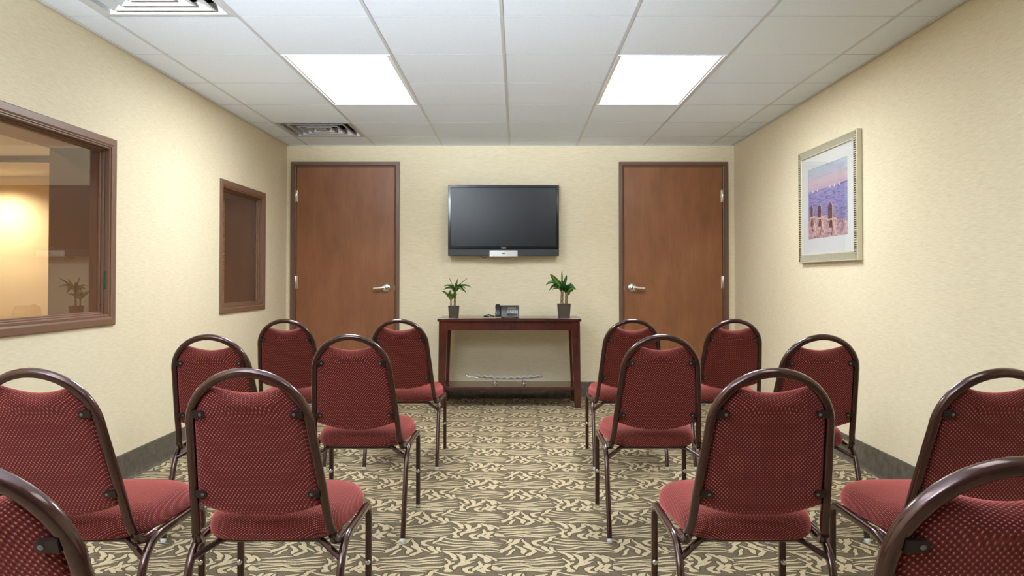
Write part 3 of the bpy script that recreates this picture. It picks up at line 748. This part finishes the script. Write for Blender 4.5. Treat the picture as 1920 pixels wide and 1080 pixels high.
Rr = tips(1620, 655, [(1440, 90, .044, .02, 0), (1588, 50, .020, .03, 0), (1655, 108, .018, .02, 0), (1385, 238, .026, .085, 0), (1430, 312, .030, .10, 0), (1472, 312, .026, .085, 0), (1752, 262, .026, .07, 1),
   (1780, 296, .024, .05, 1), (1700, 330, .026, .03, 1), (1722, 205, .024, .045, 1), (1600, 170, .034, .01, 0), (1560, 165, .036, .02, 0), (1520, 215, .032, .045, 0), (1640, 310, .034, .03, 1), (1610, 300, .032, .03, 0),
   (1650, 240, .028, .02, 1), (1690, 270, .026, .045, 1), (1490, 180, .030, .035, 0), (1580, 250, .030, .02, 0), (1620, 205, .026, .01, 1), (1735, 240, .022, .05, 1), (1545, 290, .026, .04, 0)], cR)
plant((.396, 6.60, .750), 'taller potted dracaena with broad leaves in a dark square pot', (.114, .098), .115, [(-.018, .0, -.014, 0, .235, .013), (.020, .008, .022, .006, .215, .0125)], Rr, 9)

# ---------------------------------------------------------------- telephone
M['phone'] = mat('charcoal_plastic', (.030, .027, .025), .38)
M['phone2'] = mat('black_plastic', (.012, .011, .011), .3)
M['lcd'] = mat('phone_display', (.16, .16, .14), .25)
M['key'] = mat('pale_keys', (.42, .41, .38), .5)
ph = thing('telephone', 'black desk telephone with upright keypad face and corded handset', 'telephone', (-.09, 6.64, .750))
def wedge(bm, x0, x1, th, off=0, bev=.0):
    # leaning body: foot front y -.045 .. back +.07
    hexa(bm, R4(x0, x1, -.050+off, .075, .004), [(x0, .000+off, .098), (x1, .000+off, .098), (x1, .045, .105), (x0, .045, .105)], bev)
bm = bmesh.new(); wedge(bm, -.055, .105, 0, 0, .006); finish(bm, 'body', M['phone'], ph, True)
fy = lambda z: -.050+(z-.004)*(.050/.094)
def face_box(nm, m, x0, x1, z0, z1, th, par=ph, bev=0):
    bm = bmesh.new(); hexa(bm, [(x0, fy(z0)-th, z0), (x1, fy(z0)-th, z0), (x1, fy(z0)+.001, z0), (x0, fy(z0)+.001, z0)], [(x0, fy(z1)-th, z1), (x1, fy(z1)-th, z1), (x1, fy(z1)+.001, z1), (x0, fy(z1)+.001, z1)], bev)
    return finish(bm, nm, m, par)
face_box('display', M['lcd'], .008, .078, .072, .088, .0015)
for r_ in range(2):
    for c_ in range(7):
        x = .000+c_*.0138; face_box('key', M['key'], x, x+.0095, .040+r_*.013, .049+r_*.013, .003)
for c_ in range(6):
    x = .004+c_*.0150; face_box('key', M['phone2'], x, x+.010, .022, .031, .003)
for x in (-.04, .085):
    bm = bmesh.new(); box(bm, x-.008, x+.008, -.045, .06, 0, .006, .001, 1); finish(bm, 'foot', M['phone2'], ph)
bm = bmesh.new(); hexa(bm, R4(-.098, -.053, -.052, .07, .008), [(-.096, .0, .095), (-.053, .0, .095), (-.053, .045, .10), (-.096, .045, .10)], .006); finish(bm, 'cradle', M['phone'], ph, True)
bm = bmesh.new()
hp = [(-.076, fy(.012)-.020, .018), (-.076, fy(.03)-.026, .032), (-.076, fy(.06)-.030, .060), (-.076, fy(.09)-.026, .090), (-.076, fy(.10)-.016, .108)]
sweep(bm, hp, (1, 0, 0), .042, .024, 14, 3, [.95, 1.08, .78, 1.08, .95]); finish(bm, 'handset', M['phone2'], ph, True)
bm = bmesh.new(); pts = []; 
ctrl = fillet([(-.085, -.03, .012), (-.120, -.045, .012), (-.150, -.05, .030), (-.185, -.03, .012), (-.198, -.045, .010), (-.165, -.06, .010), (-.125, -.055, .010)], [.015, .018, .012, .008, .015], 5)
path = []
for a, b in zip(ctrl, ctrl[1:]):
    for k in range(6): path.append(a.lerp(b, k/6))
for i, p in enumerate(path):
    a = i*1.25; pts.append(p+Vector((0, .0055*math.cos(a), .0055*math.sin(a))))
sweep(bm, pts, (.3, 0, 1), .0036, .0036, 6, 2); finish(bm, 'coiled_cord', M['phone2'], ph, True)

# ---------------------------------------------------------------- silver leaf tray on the shelf
M['silvertray'] = mat('polished_silver', (.90, .89, .87), .30, .6)
tr = thing('footed_tray', 'long silver leaf-shaped tray on ball feet, on the console shelf', 'tray', (-.066, 6.70, .1712))
bm = bmesh.new(); n = 40; rows = []
for i in range(n+1):
    u = -1+2*i/n; x = u*.285; hwid = .075*math.sqrt(max(.002, 1-abs(u)**2.4)); row = []
    for k in range(15):
        c = -1+2*k/14
        sc = .006*math.sin(i*PI/2.0)*abs(c)**3
        z = .044+.018*abs(c)**2.2+.016*u*u+sc+.0015*math.cos(i*PI/2)
        row.append(bm.verts.new((x, c*hwid*(1+.05*math.sin(i*PI/2)), z)))
    rows.append(row)
for a, b in zip(rows, rows[1:]):
    for k in range(14): bm.faces.new((a[k], a[k+1], b[k+1], b[k]))
bmesh.ops.solidify(bm, geom=bm.faces[:], thickness=.0035)
finish(bm, 'dish', M['silvertray'], tr, True)
bm = bmesh.new(); sweep(bm, [(-.272, 0, .058), (-.30, 0, .062), (-.335, 0, .069), (-.375, 0, .076), (-.385, 0, .077)], (0, 1, 0), .016, .010, 10, 2.4, [1.2, .9, .8, 1, .4]); finish(bm, 'handle', M['chrome'], tr, True)
for x in (-.125, .122):
    bm = bmesh.new(); lathe(bm, [(0, 0), (.020, 0), (.021, .004), (.013, .009), (.007, .013), (.009, .016), (.015, .022), (.017, .028), (.015, .034), (.008, .040), (.006, .046), (0, .047)], (x, 0, 0), n=20); finish(bm, 'foot', M['chrome'], tr, True)

# ---------------------------------------------------------------- framed beach print on the right wall
PY0, PY1, PZ0, PZ1 = 4.42, 5.345, 1.187, 1.942
pf = thing('framed_print', 'framed seaside print in a ribbed champagne frame', 'picture', (XR, (PY0+PY1)/2, PZ0))
M['champagne'] = mat('champagne_leaf', (.70, .66, .52), .38, .35)
M['gap_shade'] = mat('rib_gap_shade', (.17, .15, .085), .5, .2)  # shade in the gaps between ribs, painted as a darker colour
M['mat'] = mat('white_mat_board', (.93, .94, .94), .8)
cy = (PY0+PY1)/2
t3 = lambda u, v, d: (-d, u-cy, v-PZ0)
fprof = [(0, .002), (0, .029), (.003, .032), (.0085, .032), (.0095, .024), (.020, .024), (.046, .023), (.047, .030), (.053, .031), (.056, .026), (.056, .002)]
cs_ = [(PY0, PZ0, 1, 1), (PY1, PZ0, -1, 1), (PY1, PZ1, -1, -1), (PY0, PZ1, 1, -1)]
for k in range(4):
    a, b = cs_[k], cs_[(k+1) % 4]
    bm = bmesh.new(); loft(bm, [[t3(c[0]+c[2]*i, c[1]+c[3]*i, d) for i, d in fprof] for c in (a, b)])
    for f in bm.faces:
        f.material_index = 0
    rail = finish(bm, 'frame_rail', M['champagne'], pf); rail.data.materials.append(M['gap_shade'])
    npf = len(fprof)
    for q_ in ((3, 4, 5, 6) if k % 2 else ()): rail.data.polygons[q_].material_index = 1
    # ribs across the scooped face
    L_ = math.hypot(b[0]-a[0], b[1]-a[1]); nr = int(L_/.0128); bm = bmesh.new()
    for j in range(nr):
        s = (j+.5)*L_/nr
        i1 = min(.0465, s-.004, L_-s-.004)
        if i1 < .016: continue
        ring = []
        for (ins, dep) in ((.0090, .0305), (.022, .0315), (i1, .0305)):
            if ins > i1: continue
            row = []
            for ds, dd in ((-.0036, -.0085), (-.0024, .0008), (.0024, .0008), (.0036, -.0085)):
                if k == 0: p = (PY0+s+ds, PZ0+ins)
                elif k == 1: p = (PY1-ins, PZ0+s+ds)
                elif k == 2: p = (PY1-s+ds, PZ1-ins)
                else: p = (PY0+ins, PZ1-s+ds)
                row.append(t3(p[0], p[1], dep+dd))
            ring.append(row)
        if len(ring) > 1: loft(bm, ring)
    o = finish(bm, 'ribs', M['champagne'], rail); o['kind'] = 'stuff'
bm = bmesh.new(); ring_frame(bm, t3, PY0+.052, PY1-.052, PZ0+.052, PZ1-.052, [(0, .004), (0, .0075), (.1195, .0075), (.1215, .0055), (.1215, .004)])
bm.free()
PR = (4.572, 5.190, 1.344, 1.806)
bm = bmesh.new()
def quadbox(y0, y1, z0, z1): box(bm, *sorted((t3(0, 0, .020)[0], t3(0, 0, .016)[0])), y0-cy, y1-cy, z0-PZ0, z1-PZ0)
quadbox(PY0+.05, PR[0], PZ0+.05, PZ1-.05); quadbox(PR[1], PY1-.05, PZ0+.05, PZ1-.05); quadbox(PR[0], PR[1], PZ0+.05, PR[2]); quadbox(PR[0], PR[1], PR[3], PZ1-.05)
finish(bm, 'mat_board', M['mat'], pf)
# the print: flat picture, one colour per vertex
NU, NV = 260, 194
def hsh(i, j):
    v = math.sin(i*127.1+j*311.7)*43758.5453; return v-math.floor(v)
def vn(x, y):
    i, j = math.floor(x), math.floor(y); fx, fy_ = x-i, y-j; fx = fx*fx*(3-2*fx); fy_ = fy_*fy_*(3-2*fy_)
    return (hsh(i, j)*(1-fx)+hsh(i+1, j)*fx)*(1-fy_)+(hsh(i, j+1)*(1-fx)+hsh(i+1, j+1)*fx)*fy_
def lerp3(a, b, t_): t_ = max(0, min(1, t_)); return tuple(p+(r-p)*t_ for p, r in zip(a, b))
def pic(u, v):
    hz = .672+.012*math.exp(-((u-1.0)/.22)**2)
    if v > .672:
        s = (v-.672)/.328
        c = lerp3((205, 178, 200), (222, 196, 204), s*3) if s < .33 else lerp3((222, 196, 204), (196, 206, 222), (s-.33)*2)
        cl = vn(u*5+3, v*42) ; c = lerp3(c, (165, 158, 190), max(0, cl-.5)*1.6*(1 if .25 < s < .62 else .3))
        if u > .72 and v < .672+.028*((u-.72)/.28)**.8: c = (112, 98, 140)
        elif v < .677: c = (150, 132, 168)
    else:
        s = v/.672
        c = lerp3((142, 128, 172), (150, 146, 198), s)
        wv = vn(u*16+vn(u*6, v*9)*2, v*90*(1.4-s*.3)); c = lerp3(c, (98, 92, 142), max(0, wv-.55)*2.2); c = lerp3(c, (190, 182, 214), max(0, .35-wv)*1.6)
    sh = .20+.09*math.sin(u*3.0+.5)+.02*vn(u*14, 1)
    if v < sh:
        n_ = vn(u*26+v*30, v*46-u*10); c = lerp3((176, 138, 158), (236, 200, 192), n_); c = lerp3(c, (120, 82, 92), max(0, vn(u*38, v*58)-.62)*2.4)
    for bu, hh_ in ((.115, .035), (.150, .028), (.245, .032), (.575, .052), (.68, .045), (.805, .05)):
        if 0 < v-.664 < hh_ and abs(u-bu) < .010*(1-(v-.664)/hh_)+.0022: c = (250, 246, 250)
    for cu_, hw_, top, bot in ((.085, .036, .475, .19), (.30, .046, .46, .16), (.575, .058, .46, .12)):
        r = hw_
        if bot < v < top:
            e = hw_ if v < top-r*1.3 else hw_*math.sqrt(max(0, 1-((v-(top-r*1.3))/(r*1.3))**2))
            k = .82+.18*min(1, (v-bot)/(top-bot)); 
            if abs(u-cu_) < e*k:
                pl_ = abs(((u-cu_)/(hw_*.42)) % 1-.5)
                c = (104, 70, 76) if pl_ < .42 else (74, 48, 58)
                if abs(v-(top-.085)) < .008 or abs(v-(bot+.07)) < .008: c = (60, 40, 48)
            if 0 < u-cu_-e*k < .010 : c = (238, 206, 176)
        ax = cu_+hw_
        if bot-.10 < v < bot+.10:
            k = (v-(bot-.10))/.20
            if abs(u-(ax+.085-.075*k)) < .013: c = (240, 208, 172)
            if abs(u-(cu_-.02-.07*(1-k))) < .012: c = (214, 168, 150)
            if abs(u-(ax+.02-.045*(1-k))) < .008: c = (122, 80, 84)
        if abs(v-(bot+.115)) < .011 and cu_-hw_-.02 < u < ax+.085: c = (228, 190, 178)
    return c
me = bpy.data.meshes.new('print')
vs = []; cols = []
def lin(x): x /= 255; return x/12.92 if x <= .04045 else ((x+.055)/1.055)**2.4
LUT = [lin(i) for i in range(256)]
for j in range(NV+1):
    for i in range(NU+1):
        u, v = i/NU, j/NV       # u runs from the far side (left as hung) to the near side
        vs.append((-.0175, PR[1]-u*(PR[1]-PR[0])-cy, PR[2]+v*(PR[3]-PR[2])-PZ0))
        c = pic(u, v); cols += [LUT[int(max(0, min(255, k)))] for k in c]+[1.0]
fs = []
for j in range(NV):
    for i in range(NU):
        a = j*(NU+1)+i; fs.append((a, a+1, a+NU+2, a+NU+1))
me.from_pydata(vs, [], fs); at = me.color_attributes.new('ink', 'FLOAT_COLOR', 'POINT'); at.data.foreach_set('color', cols)
m = mat('printed_paper', (.5, .5, .5), .6, spec=.2); t = NT(m); a = t.n('ShaderNodeVertexColor'); a.layer_name = 'ink'; t.base(a.outputs[0]); me.materials.append(m)
o = bpy.data.objects.new('print', me); C.objects.link(o); o.parent = pf
bm = bmesh.new(); box(bm, -.0155, -.0005, PY0+.01-cy, PY1-.01-cy, .01, PZ1-PZ0-.01); finish(bm, 'backing_board', M['champagne'], pf)
M['pglass'] = mat('picture_glass', (1, 1, 1), 0); _b = M['pglass'].node_tree.nodes['Principled BSDF']; _b.inputs['Transmission Weight'].default_value = 1; _b.inputs['IOR'].default_value = 1.25
bm = bmesh.new(); box(bm, -.0245, -.0230, PY0+.054-cy, PY1-.054-cy, .054, PZ1-PZ0-.054); finish(bm, 'glass_cover', M['pglass'], pf)
